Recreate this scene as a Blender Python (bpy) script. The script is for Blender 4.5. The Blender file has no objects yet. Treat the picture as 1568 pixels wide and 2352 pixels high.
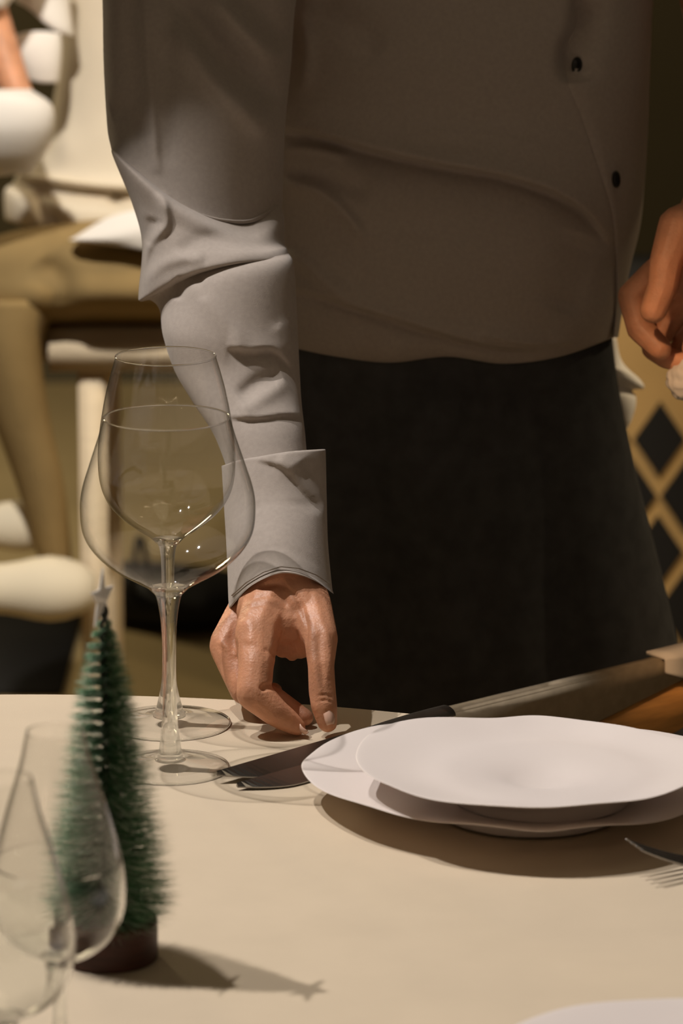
import bpy, bmesh, math, random
import numpy as np
from mathutils import Vector, Matrix
random.seed(7); rng = np.random.default_rng(7)
S = bpy.context.scene
C = S.collection
sin, cos, tan, pi, R = math.sin, math.cos, math.tan, math.pi, math.radians

# ------------------------------------------------------------------ camera
PITCH, FPX, CAMZ, TZ = R(13.2), 9000.0, 1.50, 0.75
cd = bpy.data.cameras.new('camera'); cam = bpy.data.objects.new('camera', cd); C.objects.link(cam)
cam.location = (0, 0, CAMZ); cam.rotation_euler = (pi/2 - PITCH, 0, 0)
cd.sensor_fit = 'VERTICAL'; cd.sensor_height = 36.0; cd.lens = FPX/2352*36.0
cd.clip_start = .05; cd.clip_end = 60
cd.dof.use_dof = True; cd.dof.focus_distance = 2.66; cd.dof.aperture_fstop = 9.6; cd.dof.aperture_blades = 0
S.camera = cam
# ------------------------------------------------------------------ world, lights, exposure
w = bpy.data.worlds.new('room_ambience'); S.world = w; w.use_nodes = True
bg = w.node_tree.nodes['Background']; bg.inputs[0].default_value = (1.0, .80, .57, 1); bg.inputs[1].default_value = .046
def lamp(name, kind, loc, target, energy, col, size=.1, angle=60, blend=.2):
    l = bpy.data.lights.new(name, kind); l.energy = energy; l.color = col
    o = bpy.data.objects.new(name, l); C.objects.link(o); o.location = loc
    o.rotation_euler = (Vector(target)-Vector(loc)).to_track_quat('-Z', 'Y').to_euler()
    if kind == 'SPOT': l.spot_size = R(angle); l.spot_blend = blend; l.shadow_soft_size = size
    elif kind == 'POINT': l.shadow_soft_size = size
    else: l.shape = 'DISK'; l.size = size
    return o
k1 = lamp('table_spotlight', 'SPOT', (-1.66, 2.80, 3.75), (0.02, 2.19, .75), 285, (1, .945, .90), .022, 20.9, .04)
k2 = lamp('second_table_spotlight', 'SPOT', (-1.04, 2.70, 3.75), (0.04, 2.17, .75), 175, (1, .945, .90), .022, 22.9, .04)
for k in (k1, k2): k.data.cycles.is_caustics_light = True
lamp('guest_lamp', 'SPOT', (-.50, 2.35, 2.9), (-.42, 4.55, .90), 335, (1, .92, .80), .05, 30, .4)
lamp('bar_lamp', 'SPOT', (1.6, 3.32, 2.2), (.45, 4.3, .40), 80, (1, .78, .48), .08, 74, .3)
lamp('hand_chair_fill', 'SPOT', (-.6, 1.2, 2.3), (.46, 2.92, .745), 125, (1, .60, .32), .03, 11.2, .3)  # narrow warm spot added to brighten the left hand and chair back
lamp('background_point_light', 'POINT', (-1.6, 6.0, 1.9), (0, 0, 0), 78, (1, .82, .52), .2)  # point light near the back wall, lights the background floor
lamp('overhead_fill', 'AREA', (.3, 2.4, 3.4), (.2, 2.6, 0), 2.2, (1, .80, .52), 1.0)  # dim area light added for top-down shading in the shirt folds
S.view_settings.view_transform = 'Standard'; S.view_settings.look = 'None'
S.view_settings.gamma = 1; S.view_settings.use_curve_mapping = False; S.view_settings.exposure = 0.0
S.cycles.max_bounces = 10; S.cycles.transparent_max_bounces = 24; S.cycles.transmission_bounces = 10
S.cycles.caustics_refractive = False; S.cycles.caustics_reflective = False

# ------------------------------------------------------------------ projection helpers (plan distances to world points)
def P(px, py, d):
    ax, ay = (px-784)/FPX, (1176-py)/FPX
    vy = cos(PITCH)+ay*sin(PITCH); vz = -sin(PITCH)+ay*cos(PITCH)
    t = d/vy
    return Vector((ax*t, d, CAMZ+vz*t))
def Tb(px, py, z=TZ):
    ax, ay = (px-784)/FPX, (1176-py)/FPX
    vy = cos(PITCH)+ay*sin(PITCH); vz = -sin(PITCH)+ay*cos(PITCH)
    t = (z-CAMZ)/vz
    return Vector((ax*t, vy*t, z))
def pxs(d, py=1500):                       # metres per pixel at plan distance d
    return d/cos(PITCH)/FPX

# ------------------------------------------------------------------ object helpers
def link(o, parent=None):
    C.objects.link(o)
    if parent: o.parent = parent
    return o
def tag(o, label, cat, group=None):
    o['label'] = label; o['category'] = cat
    if group: o['group'] = group
    return o
def thing(name, label, cat, loc=(0, 0, 0), rz=0, group=None):
    o = bpy.data.objects.new(name, None); link(o); o.location = loc; o.rotation_euler = (0, 0, rz)
    o.empty_display_size = .05
    return tag(o, label, cat, group)
def obj(name, me, mat, parent=None, smooth=True, world=False):
    if isinstance(me, bmesh.types.BMesh):
        bmesh.ops.recalc_face_normals(me, faces=me.faces)
        m = bpy.data.meshes.new(name); me.to_mesh(m); me.free(); me = m
    me.name = name
    me.materials.clear(); me.materials.append(mat)
    if smooth:
        me.polygons.foreach_set('use_smooth', [True]*len(me.polygons))
    o = bpy.data.objects.new(name, me); link(o, parent)
    if world and parent:                   # mesh given in world coordinates
        o.matrix_parent_inverse = (Matrix.Translation(parent.location) @ parent.rotation_euler.to_matrix().to_4x4()).inverted()
    return o
def struct(name, bm, mat, smooth=False):
    o = obj(name, bm, mat, None, smooth); o['kind'] = 'structure'; return o
def label(o, t): o['label'] = t; return o
def autosmooth(o, deg=35):
    o.data.set_sharp_from_angle(angle=R(deg)); return o
def box(bm, c, s, rot=None, bev=0):
    r = bmesh.ops.create_cube(bm, size=1)
    M = Matrix.Translation(c) @ (rot if rot else Matrix()) @ Matrix.Diagonal((*s, 1))
    bmesh.ops.transform(bm, matrix=M, verts=r['verts'])
    if bev:
        es = list({e for v in r['verts'] for e in v.link_edges})
        bmesh.ops.bevel(bm, geom=es, offset=bev, segments=2, affect='EDGES')
def lathe(bm, prof, n=64, rfun=None, cap=True):
    rings = []
    for k, (r, z) in enumerate(prof):
        if r < 1e-6: rings.append([bm.verts.new((0, 0, z))]); continue
        rings.append([bm.verts.new((r*cos(2*pi*i/n), r*sin(2*pi*i/n), z)) for i in range(n)])
    for a, b in zip(rings, rings[1:]):
        for i in range(n):
            j = (i+1) % n
            if len(a) == 1 and len(b) == 1: continue
            if len(a) == 1: bm.faces.new((a[0], b[j], b[i]))
            elif len(b) == 1: bm.faces.new((a[i], a[j], b[0]))
            else: bm.faces.new((a[i], a[j], b[j], b[i]))
def spline(pts, m):
    """Catmull-Rom through rows of an array (K, ...) -> ((K-1)*m+1, ...)"""
    p = np.asarray(pts, float); K = len(p); out = []
    for i in range(K-1):
        p0 = p[i-1] if i > 0 else 2*p[0]-p[1]
        p3 = p[i+2] if i+2 < K else 2*p[-1]-p[-2]
        p1, p2 = p[i], p[i+1]
        for k in range(m):
            t = k/m
            out.append(.5*(2*p1+(p2-p0)*t+(2*p0-5*p1+4*p2-p3)*t*t+(3*p1-p0-3*p2+p3)*t**3))
    out.append(p[-1]); return np.array(out)
def tube(bm, pts, radii, n=10, cap=True, sq=1.0):
    """swept tube along points"""
    pts = [Vector(p) for p in pts]; rings = []
    up = Vector((0, 0, 1))
    for i, p in enumerate(pts):
        t = (pts[min(i+1, len(pts)-1)]-pts[max(i-1, 0)]).normalized()
        a = t.cross(up)
        if a.length < 1e-3: a = t.cross(Vector((1, 0, 0)))
        a.normalize(); b = a.cross(t)
        r = radii[i] if hasattr(radii, '__len__') else radii
        rings.append([bm.verts.new(p+a*(r*cos(2*pi*k/n))+b*(r*sq*sin(2*pi*k/n))) for k in range(n)])
    for a, b in zip(rings, rings[1:]):
        for k in range(n): bm.faces.new((a[k], a[(k+1) % n], b[(k+1) % n], b[k]))
    if cap: bm.faces.new(rings[0]); bm.faces.new(rings[-1])
def polydist(px, py, line):
    """distance to a polyline and sign (positive = below / right of its direction)"""
    best = np.full(px.shape, 1e9); sg = np.ones(px.shape); tt = np.zeros(px.shape)
    L = len(line)-1
    for i in range(L):
        ax, ay = line[i]; bx, by = line[i+1]
        dx, dy = bx-ax, by-ay; l2 = dx*dx+dy*dy
        t = np.clip(((px-ax)*dx+(py-ay)*dy)/l2, 0, 1)
        qx, qy = px-(ax+t*dx), py-(ay+t*dy)
        d = np.hypot(qx, qy); s = np.sign(dx*qy-dy*qx)
        m = d < best
        best = np.where(m, d, best); sg = np.where(m, s, sg); tt = np.where(m, (i+t)/L, tt)
    return best, sg, tt
def creases(px, py, lst):
    """relief in metres towards the viewer: fold above a line, valley below it; ridge lines too"""
    out = np.zeros(px.shape)
    for kind, line, amp, wa, wb in lst:
        line = spline(line, 6) if len(line) > 2 else line
        d, s, t = polydist(px, py, line)
        endf = np.clip(np.minimum(t, 1-t)*6, 0, 1)**.7 if kind[-1] != '!' else 1.0
        sd = d*s
        if kind[0] == 'f':
            v = np.where(sd < 0, np.exp(sd/wa)*(1-np.exp(sd/4.0)*.5), -np.exp(-sd/wb)*.7+.5*0)
            sm = 1/(1+np.exp(-np.clip(sd/2.5, -30, 30)))
            v = (1-sm)*np.exp(-np.abs(sd)/wa)-sm*.8*np.exp(-np.abs(sd)/wb)
        elif kind[0] == 'r': v = np.exp(-(sd/np.where(sd < 0, wa, wb))**2)
        else: v = -np.exp(-(sd/np.where(sd < 0, wa, wb))**2)
        out += amp*endf*v
    return out
def loft(name, rows, mat, parent, N=96, m=10, folds=(), expo=.8, capends=False, noise=0.0, wave=0.0, thick=0):
    """garment tube: each row = (left px, right px, [heights left..right], plan distance, half thickness)"""
    nf = N//2
    arr = []
    for (L, Rr, ys, dc, t) in rows:
        ys = [ys] if not hasattr(ys, '__len__') else ys
        u = np.linspace(0, 1, len(ys)); ysp = spline(np.array(ys, float)[:, None], 8)[:, 0] if len(ys) > 2 else np.interp(np.linspace(0, 1, 9), u, ys)
        th = np.arange(N)/N*2*pi            # 0..pi front left->right, pi..2pi back
        x = -np.cos(th); front = np.sin(th)
        uu = (x+1)/2
        yy = np.interp(uu, np.linspace(0, 1, len(ysp)), ysp)
        px = L+(Rr-L)*uu
        dd = dc-np.sign(front)*np.abs(front)**expo*t
        arr.append(np.stack([px, yy, dd], 1))
    A = spline(np.array(arr), m)             # (M, N, 3)
    M = A.shape[0]
    front = np.sin(np.arange(N)/N*2*pi)[None, :]
    px, py = A[..., 0], A[..., 1]
    rel = creases(px, py, folds) if folds else 0
    A[..., 2] -= rel*np.clip(front*3, 0, 1)
    bm = bmesh.new(); V = []
    for i in range(M):
        V.append([bm.verts.new(P(*A[i, j])) for j in range(N)])
    for i in range(M-1):
        for j in range(N):
            k = (j+1) % N
            bm.faces.new((V[i][j], V[i+1][j], V[i+1][k], V[i][k]))
    if capends: bm.faces.new(V[0]); bm.faces.new(V[-1])
    o = obj(name, bm, mat, parent, world=True)
    if thick:
        s = o.modifiers.new('cloth_thickness', 'SOLIDIFY'); s.thickness = thick; s.offset = -1
    return o
def hull(bm, p, q, r1, r2):
    t = bmesh.new()
    for c, r in ((p, r1), (q, r2)):
        x = bmesh.ops.create_icosphere(t, subdivisions=2, radius=r)
        bmesh.ops.translate(t, verts=x['verts'], vec=c)
    res = bmesh.ops.convex_hull(t, input=t.verts)
    inter = [g for g in res['geom_interior'] if isinstance(g, bmesh.types.BMVert)]
    bmesh.ops.delete(t, geom=[v for v in t.verts if not v.link_faces] , context='VERTS')
    m = bpy.data.meshes.new('tmp'); t.to_mesh(m); t.free(); bm.from_mesh(m); bpy.data.meshes.remove(m)
def remeshed(bm, voxel, smooth_it, extra=None):
    me = bpy.data.meshes.new('tmp'); bm.to_mesh(me); bm.free()
    o = bpy.data.objects.new('tmp', me); C.objects.link(o)
    a = o.modifiers.new('r', 'REMESH'); a.mode = 'VOXEL'; a.voxel_size = voxel; a.adaptivity = 0
    b = o.modifiers.new('s', 'SMOOTH'); b.factor = .5; b.iterations = smooth_it
    dg = bpy.context.evaluated_depsgraph_get(); dg.update()
    out = bpy.data.meshes.new_from_object(o.evaluated_get(dg))
    bpy.data.objects.remove(o); bpy.data.meshes.remove(me)
    return out

# ------------------------------------------------------------------ materials
def lin(c):
    return tuple((x/12.92 if x <= .04045 else ((x+.055)/1.055)**2.4) for x in [v/255 for v in c])
def mat(name, col, rough=.6, spec=.3, metal=0, var=.0, scale=40, bump=0, bscale=300, sheen=0, sss=0, stretch=None, coat=0):
    m = bpy.data.materials.new(name); m.use_nodes = True; nt = m.node_tree; n = nt.nodes
    b = n['Principled BSDF']; b.inputs['Roughness'].default_value = rough
    b.inputs['Specular IOR Level'].default_value = spec; b.inputs['Metallic'].default_value = metal
    b.inputs['Sheen Weight'].default_value = sheen; b.inputs['Coat Weight'].default_value = coat
    if sss:
        b.inputs['Subsurface Weight'].default_value = sss
        b.inputs['Subsurface Radius'].default_value = (.008, .003, .0015); b.inputs['Subsurface Scale'].default_value = 1
    tc = n.new('ShaderNodeTexCoord'); mp = n.new('ShaderNodeMapping'); nt.links.new(tc.outputs['Object'], mp.inputs[0])
    if stretch: mp.inputs['Scale'].default_value = stretch
    if var:
        t = n.new('ShaderNodeTexNoise'); t.inputs['Scale'].default_value = scale; t.inputs['Detail'].default_value = 5
        nt.links.new(mp.outputs[0], t.inputs['Vector'])
        r = n.new('ShaderNodeValToRGB'); r.color_ramp.elements[0].position = .3; r.color_ramp.elements[1].position = .7
        r.color_ramp.elements[0].color = (*[c*(1-var) for c in col], 1); r.color_ramp.elements[1].color = (*[min(1, c*(1+var)) for c in col], 1)
        nt.links.new(t.outputs[0], r.inputs[0]); nt.links.new(r.outputs[0], b.inputs['Base Color'])
    else: b.inputs['Base Color'].default_value = (*col, 1)
    if bump:
        t2 = n.new('ShaderNodeTexNoise'); t2.inputs['Scale'].default_value = bscale; t2.inputs['Detail'].default_value = 3
        nt.links.new(mp.outputs[0], t2.inputs['Vector'])
        bp = n.new('ShaderNodeBump'); bp.inputs['Strength'].default_value = bump; bp.inputs['Distance'].default_value = .002
        nt.links.new(t2.outputs[0], bp.inputs['Height']); nt.links.new(bp.outputs[0], b.inputs['Normal'])
    return m
def thin_glass(name):
    m = bpy.data.materials.new(name); m.use_nodes = True; nt = m.node_tree; n = nt.nodes
    n.remove(n['Principled BSDF']); out = n['Material Output']
    lw = n.new('ShaderNodeLayerWeight'); lw.inputs[0].default_value = .5
    pw = n.new('ShaderNodeMath'); pw.operation = 'POWER'; pw.inputs[1].default_value = 4.5
    ml = n.new('ShaderNodeMath'); ml.operation = 'MULTIPLY_ADD'; ml.inputs[1].default_value = .75; ml.inputs[2].default_value = .05
    nt.links.new(lw.outputs['Facing'], pw.inputs[0]); nt.links.new(pw.outputs[0], ml.inputs[0])
    rp = n.new('ShaderNodeValToRGB'); nt.links.new(lw.outputs['Facing'], rp.inputs[0])
    rp.color_ramp.elements[0].color = (.99, .99, .985, 1); rp.color_ramp.elements[0].position = .55
    rp.color_ramp.elements[1].color = (.62, .62, .60, 1); rp.color_ramp.elements[1].position = .99
    tr = n.new('ShaderNodeBsdfTransparent'); nt.links.new(rp.outputs[0], tr.inputs[0])
    gl = n.new('ShaderNodeBsdfGlossy'); gl.inputs['Roughness'].default_value = .03
    mx = n.new('ShaderNodeMixShader'); nt.links.new(ml.outputs[0], mx.inputs[0])
    nt.links.new(tr.outputs[0], mx.inputs[1]); nt.links.new(gl.outputs[0], mx.inputs[2]); nt.links.new(mx.outputs[0], out.inputs[0])
    return m
def solid_glass(name):
    m = bpy.data.materials.new(name); m.use_nodes = True; b = m.node_tree.nodes['Principled BSDF']
    b.inputs['Base Color'].default_value = (.97, .98, .97, 1); b.inputs['Roughness'].default_value = .01
    b.inputs['Transmission Weight'].default_value = 1; b.inputs['IOR'].default_value = 1.5
    return m
def stem_glass(name):
    m = solid_glass(name); nt = m.node_tree; b = nt.nodes['Principled BSDF']; out = nt.nodes['Material Output']
    tr = nt.nodes.new('ShaderNodeBsdfTransparent'); tr.inputs[0].default_value = (.97, .98, .97, 1); mx = nt.nodes.new('ShaderNodeMixShader'); mx.inputs[0].default_value = .42
    nt.links.new(b.outputs[0], mx.inputs[1]); nt.links.new(tr.outputs[0], mx.inputs[2]); nt.links.new(mx.outputs[0], out.inputs[0])
    return m
M_cloth = mat('ivory_tablecloth_linen', lin((205, 188, 164)), .85, .1, var=.03, scale=18, bump=.12, bscale=900)
M_shirt = mat('taupe_shirt_cotton', (.40, .345, .303), .85, .1, var=.05, scale=300, bump=.12, bscale=1400, sheen=.15)
M_thread = mat('shirt_edge_stitch', (.30, .26, .22), .9, .1)
M_button = mat('dark_button', (.012, .010, .009), .4, .4)
M_black = mat('black_apron_twill', (.064, .064, .066), .9, .05, var=.15, scale=60)
M_blackbag = mat('black_leather', (.010, .0095, .009), .6, .2)
M_skin = mat('skin', (.62, .295, .17), .45, .4, var=.17, scale=55, bump=.22, bscale=520, sss=.12)
M_nail = mat('nail', (.72, .45, .34), .25, .5)
M_porc = mat('porcelain_glaze', lin((224, 213, 207)), .42, .3, var=.015, scale=14)
M_steel = mat('brushed_dark_steel', (.30, .28, .26), .26, .5, metal=1, bump=.04, bscale=500, stretch=(1, 12, 1))
M_edge = mat('polished_steel', (.62, .58, .52), .18, .5, metal=1)
M_handle = mat('knife_handle_steel', (.25, .22, .19), .35, .5, metal=1)
M_bowl = thin_glass('clear_thin_glass'); M_stem = solid_glass('clear_solid_glass'); M_rod = stem_glass('clear_stem_glass')
M_brist = mat('green_bristles', (.085, .215, .105), .5, .35, var=.5, scale=120)
M_frost = mat('frosted_bristles', (.50, .60, .46), .6, .3)
M_wire = mat('twisted_wire', (.03, .035, .03), .5, .4, metal=.3)
M_wood = mat('dark_tree_base_wood', (.060, .022, .014), .5, .3, var=.45, scale=26, stretch=(1, 1, 6))
M_star = mat('white_star', (.80, .77, .72), .5, .4)
M_floor = mat('tan_floor', (.33, .25, .125), .6, .25, var=.18, scale=1.6)
M_wall = mat('olive_wall', (.085, .072, .045), .9, .1, var=.1, scale=2)
M_tan = mat('tan_bar_panel', (.44, .275, .105), .65, .2, var=.08, scale=6)
M_dia = mat('black_diamond', (.012, .011, .010), .6, .2)
M_oak = mat('orange_oak', (.66, .33, .10), .5, .3, var=.22, scale=22, stretch=(1, 1, 8))
M_taupe = mat('taupe_upholstery', (.36, .29, .20), .9, .1, var=.1, scale=120)
M_napkin = mat('white_napkin', (.74, .69, .62), .85, .1, var=.03, scale=60)
M_cream = mat('cream_shirt_cotton', (.74, .66, .54), .9, .1, var=.03, scale=20)
M_white = mat('white_cotton', (.84, .80, .77), .9, .1)
M_khaki = mat('khaki_trouser', (.30, .21, .095), .9, .1, var=.08, scale=20)
M_stool = mat('pale_stool_wood', (.72, .60, .44), .6, .2, var=.06, scale=20, stretch=(1, 1, 5))
M_shoe = mat('cream_canvas', (.74, .66, .52), .8, .1)

# ------------------------------------------------------------------ setting
bm = bmesh.new(); box(bm, (0, 3.5, -.05), (9, 9, .1)); struct('floor', bm, M_floor)
bm = bmesh.new(); box(bm, (0, 7.55, 1.4), (9, .1, 3.0)); struct('wall_back', bm, M_wall)

# table and cloth
TC = (-.22, 1.882)
t = thing('dining_table', 'round dining table hidden beneath the ivory tablecloth', 'table', (TC[0], TC[1], 0))
bm = bmesh.new(); lathe(bm, [(0, .715), (.735, .715), (.745, .722), (.745, .738), (.735, .744), (0, .744)], 72); autosmooth(obj('tabletop', bm, M_wood, t))
bm = bmesh.new(); lathe(bm, [(0, .05), (.07, .05), (.055, .2), (.05, .6), (.12, .715), (0, .715)], 32); obj('pedestal', bm, M_wood, t)
bm = bmesh.new(); lathe(bm, [(0, 0), (.32, 0), (.33, .012), (.30, .03), (.08, .05), (0, .05)], 48); autosmooth(obj('base', bm, M_wood, t))
bm = bmesh.new(); n = 240; rings = []
prof = [(0, TZ)]+[(.77*k/16, TZ) for k in range(1, 16)]+[(.757, TZ), (.766, TZ-.003), (.7705, TZ-.010), (.772, TZ-.03)]+[(.772, TZ-.03-.03*k) for k in range(1, 9)]
for r, z in prof:
    if r == 0: rings.append([bm.verts.new((0, 0, z))]); continue
    fall = max(0, TZ-.03-z)
    ring = []
    for i in range(n):
        a = 2*pi*i/n
        rr = r+fall*(.10+.16*sin(a*17+.6*sin(3*a)))
        ring.append(bm.verts.new((rr*cos(a), rr*sin(a), z)))
    rings.append(ring)
for a, b in zip(rings, rings[1:]):
    for i in range(n):
        j = (i+1) % n
        if len(a) == 1: bm.faces.new((a[0], b[i], b[j]))
        else: bm.faces.new((a[i], b[i], b[j], a[j]))
o = obj('tablecloth', bm, M_cloth); o.location = (TC[0], TC[1], 0)
s = o.modifiers.new('hem', 'SOLIDIFY'); s.thickness = .003; s.offset = -1
tag(o, 'plain ivory tablecloth covering the whole round table', 'tablecloth')

# ------------------------------------------------------------------ wine glasses
def glass_profile(base_y, d, pts):
    e0 = lambda y: PITCH+math.atan((y-1176)/FPX)
    out = []
    for y, hw in pts:
        z = CAMZ-d*tan(e0(y))-TZ
        out.append((hw*d/cos(e0(y))/FPX, z))
    return out
def wineglass(label_, px, d, bowl, stem, foot_r, group=None, wall=0):
    x = (px-784)/FPX*d/cos(R(16.5))
    t = thing('wine_glass', label_, 'wine glass', (x, d, TZ), 0, group)
    b = spline(np.array(bowl), 6)
    b[:, 0] = np.maximum(b[:, 0], .0022)
    if wall:
        inner = [(max(0, r-wall*(.25+.9*min(1, 2*i/len(b)))), z+wall*.5*(i/len(b))) for i, (r, z) in enumerate(b)]
        inner[-1] = (0, b[-1, 1]+wall*2.2)
        bm = bmesh.new(); lathe(bm, [tuple(q) for q in inner[::-1]]+[tuple(q) for q in b]+[(0, b[-1, 1])], 96)
        o = obj('bowl', bm, M_stem, t); o.data.materials.append(M_bowl)
        for f in o.data.polygons: f.material_index = int(f.center.z > .108)
    else:
        bm = bmesh.new(); lathe(bm, [tuple(q) for q in b], 96)
        o = obj('bowl', bm, M_bowl, t)
    rr, rz = bowl[0]
    if not wall:
        bm = bmesh.new(); cs = [(rr*cos(2*pi*k/96), rr*sin(2*pi*k/96), rz) for k in range(97)]
        tube(bm, cs, .00055, 8, cap=False); obj('rim', bm, M_stem, t)
    s = spline(np.array(stem), 5)
    s[:, 0] = np.maximum(s[:, 0], 0)
    bm = bmesh.new(); lathe(bm, [(0, s[0, 1])]+[tuple(q) for q in s]+[(0, s[-1, 1])], 40)
    obj('stem', bm, M_rod, t)
    zt = s[-1, 1]
    for c in t.children:
        if c.name.startswith('stem') or (wall and c.name.startswith('bowl')): c.cycles.is_caustics_caster = True
    bm = bmesh.new(); lathe(bm, [(s[-1, 0]*.96, zt+.0006), (foot_r*.35, .0052), (foot_r*.7, .0030), (foot_r*.985, .0020), (foot_r, .0013), (foot_r*.985, .0007)], 72)
    obj('foot', bm, M_bowl, t)
    bm = bmesh.new(); tube(bm, [(foot_r*.995*cos(2*pi*k/96), foot_r*.995*sin(2*pi*k/96), .0012) for k in range(97)], .0007, 8, cap=False)
    obj('foot_rim', bm, M_stem, t)
    return t
df = 2.462
bowl = glass_profile(0, df, [(959, 145), (1000, 157), (1060, 177), (1120, 196), (1165, 202), (1220, 196), (1262, 172), (1300, 131), (1328, 84), (1346, 52), (1362, 34)])
st = glass_profile(0, df, [(1350, 46), (1362, 33), (1390, 24), (1450, 17), (1560, 15.5), (1650, 18), (1700, 23), (1738, 29), (1762, 36)])
st[-1] = (st[-1][0], .0060)
wineglass('large round-bowled clear wine glass standing nearest the knife tips', 391, df, bowl, st, .0385)
db = 2.565
bowl = glass_profile(0, db, [(818, 115), (870, 130), (925, 143), (1000, 155), (1060, 158), (1110, 153), (1150, 137), (1182, 110), (1210, 75), (1232, 42), (1248, 26)])
st = glass_profile(0, db, [(1238, 34), (1250, 22), (1290, 15.5), (1400, 14), (1500, 14.5), (1570, 18), (1620, 29), (1650, 38)])
st[-1] = (st[-1][0], .0060)
wineglass('taller, narrower clear wine glass standing behind the large round one', 390, db, bowl, st, .0415)
sm_b = [(.0150, .1780), (.0190, .160), (.0255, .139), (.0314, .118), (.0346, .102), (.0355, .090), (.0340, .078), (.0290, .067), (.0200, .0585), (.0095, .0530), (.0055, .0500)]
sm_s = [(.0085, .0530), (.0052, .0490), (.0040, .042), (.0037, .025), (.0048, .012), (.0075, .006)]
wineglass('small blurred clear glass in front of the little green tree', 128, 1.945, sm_b, sm_s, .030, wall=.0011)
wineglass('small blurred clear glass cut off at the lower left corner', 6, 1.862, [(r*.98, z) for r, z in sm_b], sm_s, .030, wall=.0011)

# ------------------------------------------------------------------ bottle-brush tree
tx = (254-784)/FPX*2.10/cos(R(19.6))
tree = thing('bottle_brush_tree', 'small green bottle-brush Christmas tree with a white star on a dark wooden base', 'tree ornament', (tx, 2.096, TZ))
bm = bmesh.new(); lathe(bm, [(0, 0), (.0268, 0), (.0278, .0012), (.0278, .0225), (.0266, .0240), (.0, .0240)], 56); autosmooth(obj('wooden_base', bm, M_wood, tree))
bm = bmesh.new(); Ht = .196
for ph in (0, pi):
    tube(bm, [(.0016*cos(ph+z*420), .0016*sin(ph+z*420), .022+z) for z in np.linspace(0, Ht-.012, 120)], .0013, 6)
obj('wire_trunk', bm, M_wire, tree)
def tree_r(z):
    return float(np.interp(z, [.020, .030, .06, .10, .14, .165, .185, .197], [.034, .0395, .0370, .0290, .0205, .0150, .0085, .003]))
def bristles(n, fs, w):
    verts = []; faces = []
    for i in range(n):
        z = .022+.174*(random.random()**1.2)
        a = 2*pi*z/.0136+.9+random.choice((0, pi))+random.gauss(0, .36)     # the twisted wire holds the bristles on a double spiral
        zz = z+random.gauss(0, .0005)
        rr = tree_r(zz)*(.78+.30*random.random())*fs
        d = Vector((cos(a), sin(a), random.gauss(.05, .09))).normalized()
        s = Vector((-sin(a), cos(a), 0))
        p0 = Vector((0, 0, zz))+d*.0012; p1 = p0+d*rr*.6+Vector((0, 0, random.uniform(-.0004, .0004))); p2 = p0+d*rr
        u = s.cross(d)
        k = len(verts)
        for q, ww in ((p0, w), (p1, w*.85)):
            verts += [q+s*ww, q-s*ww*.5+u*ww*.86, q-s*ww*.5-u*ww*.86]
        verts.append(p2)
        faces += [(k, k+1, k+4, k+3), (k+1, k+2, k+5, k+4), (k+2, k, k+3, k+5), (k+3, k+4, k+6), (k+4, k+5, k+6), (k+5, k+3, k+6)]
    me = bpy.data.meshes.new('b'); me.from_pydata(verts, [], faces); me.update(); return me
o = obj('bristles', bristles(8000, 1.0, .00017), M_brist, tree); o['kind'] = 'stuff'
o = obj('frosted_bristles', bristles(2200, 1.03, .00018), M_frost, tree); o['kind'] = 'stuff'; label(o, 'pale frosted bristle tips among the green ones')
bm = bmesh.new(); vs = []
for k in range(10):
    r = .0175 if k % 2 == 0 else .0072
    a = pi/2+2*pi*k/10
    vs.append((r*cos(a)*1.0, r*sin(a)))
f = [bm.verts.new((x, -.0004, y)) for x, y in vs]; b_ = [bm.verts.new((x, .0004, y)) for x, y in vs]
cf, cb = bm.verts.new((0, -.003, 0)), bm.verts.new((0, .003, 0))
for k in range(10):
    j = (k+1) % 10
    bm.faces.new((f[k], f[j], cf)); bm.faces.new((b_[j], b_[k], cb)); bm.faces.new((f[k], b_[k], b_[j], f[j]))
o = obj('star_topper', bm, M_star, tree, smooth=False); o.location = (-.001, 0, .209); o.rotation_euler = (0, R(6), R(72))

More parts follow.
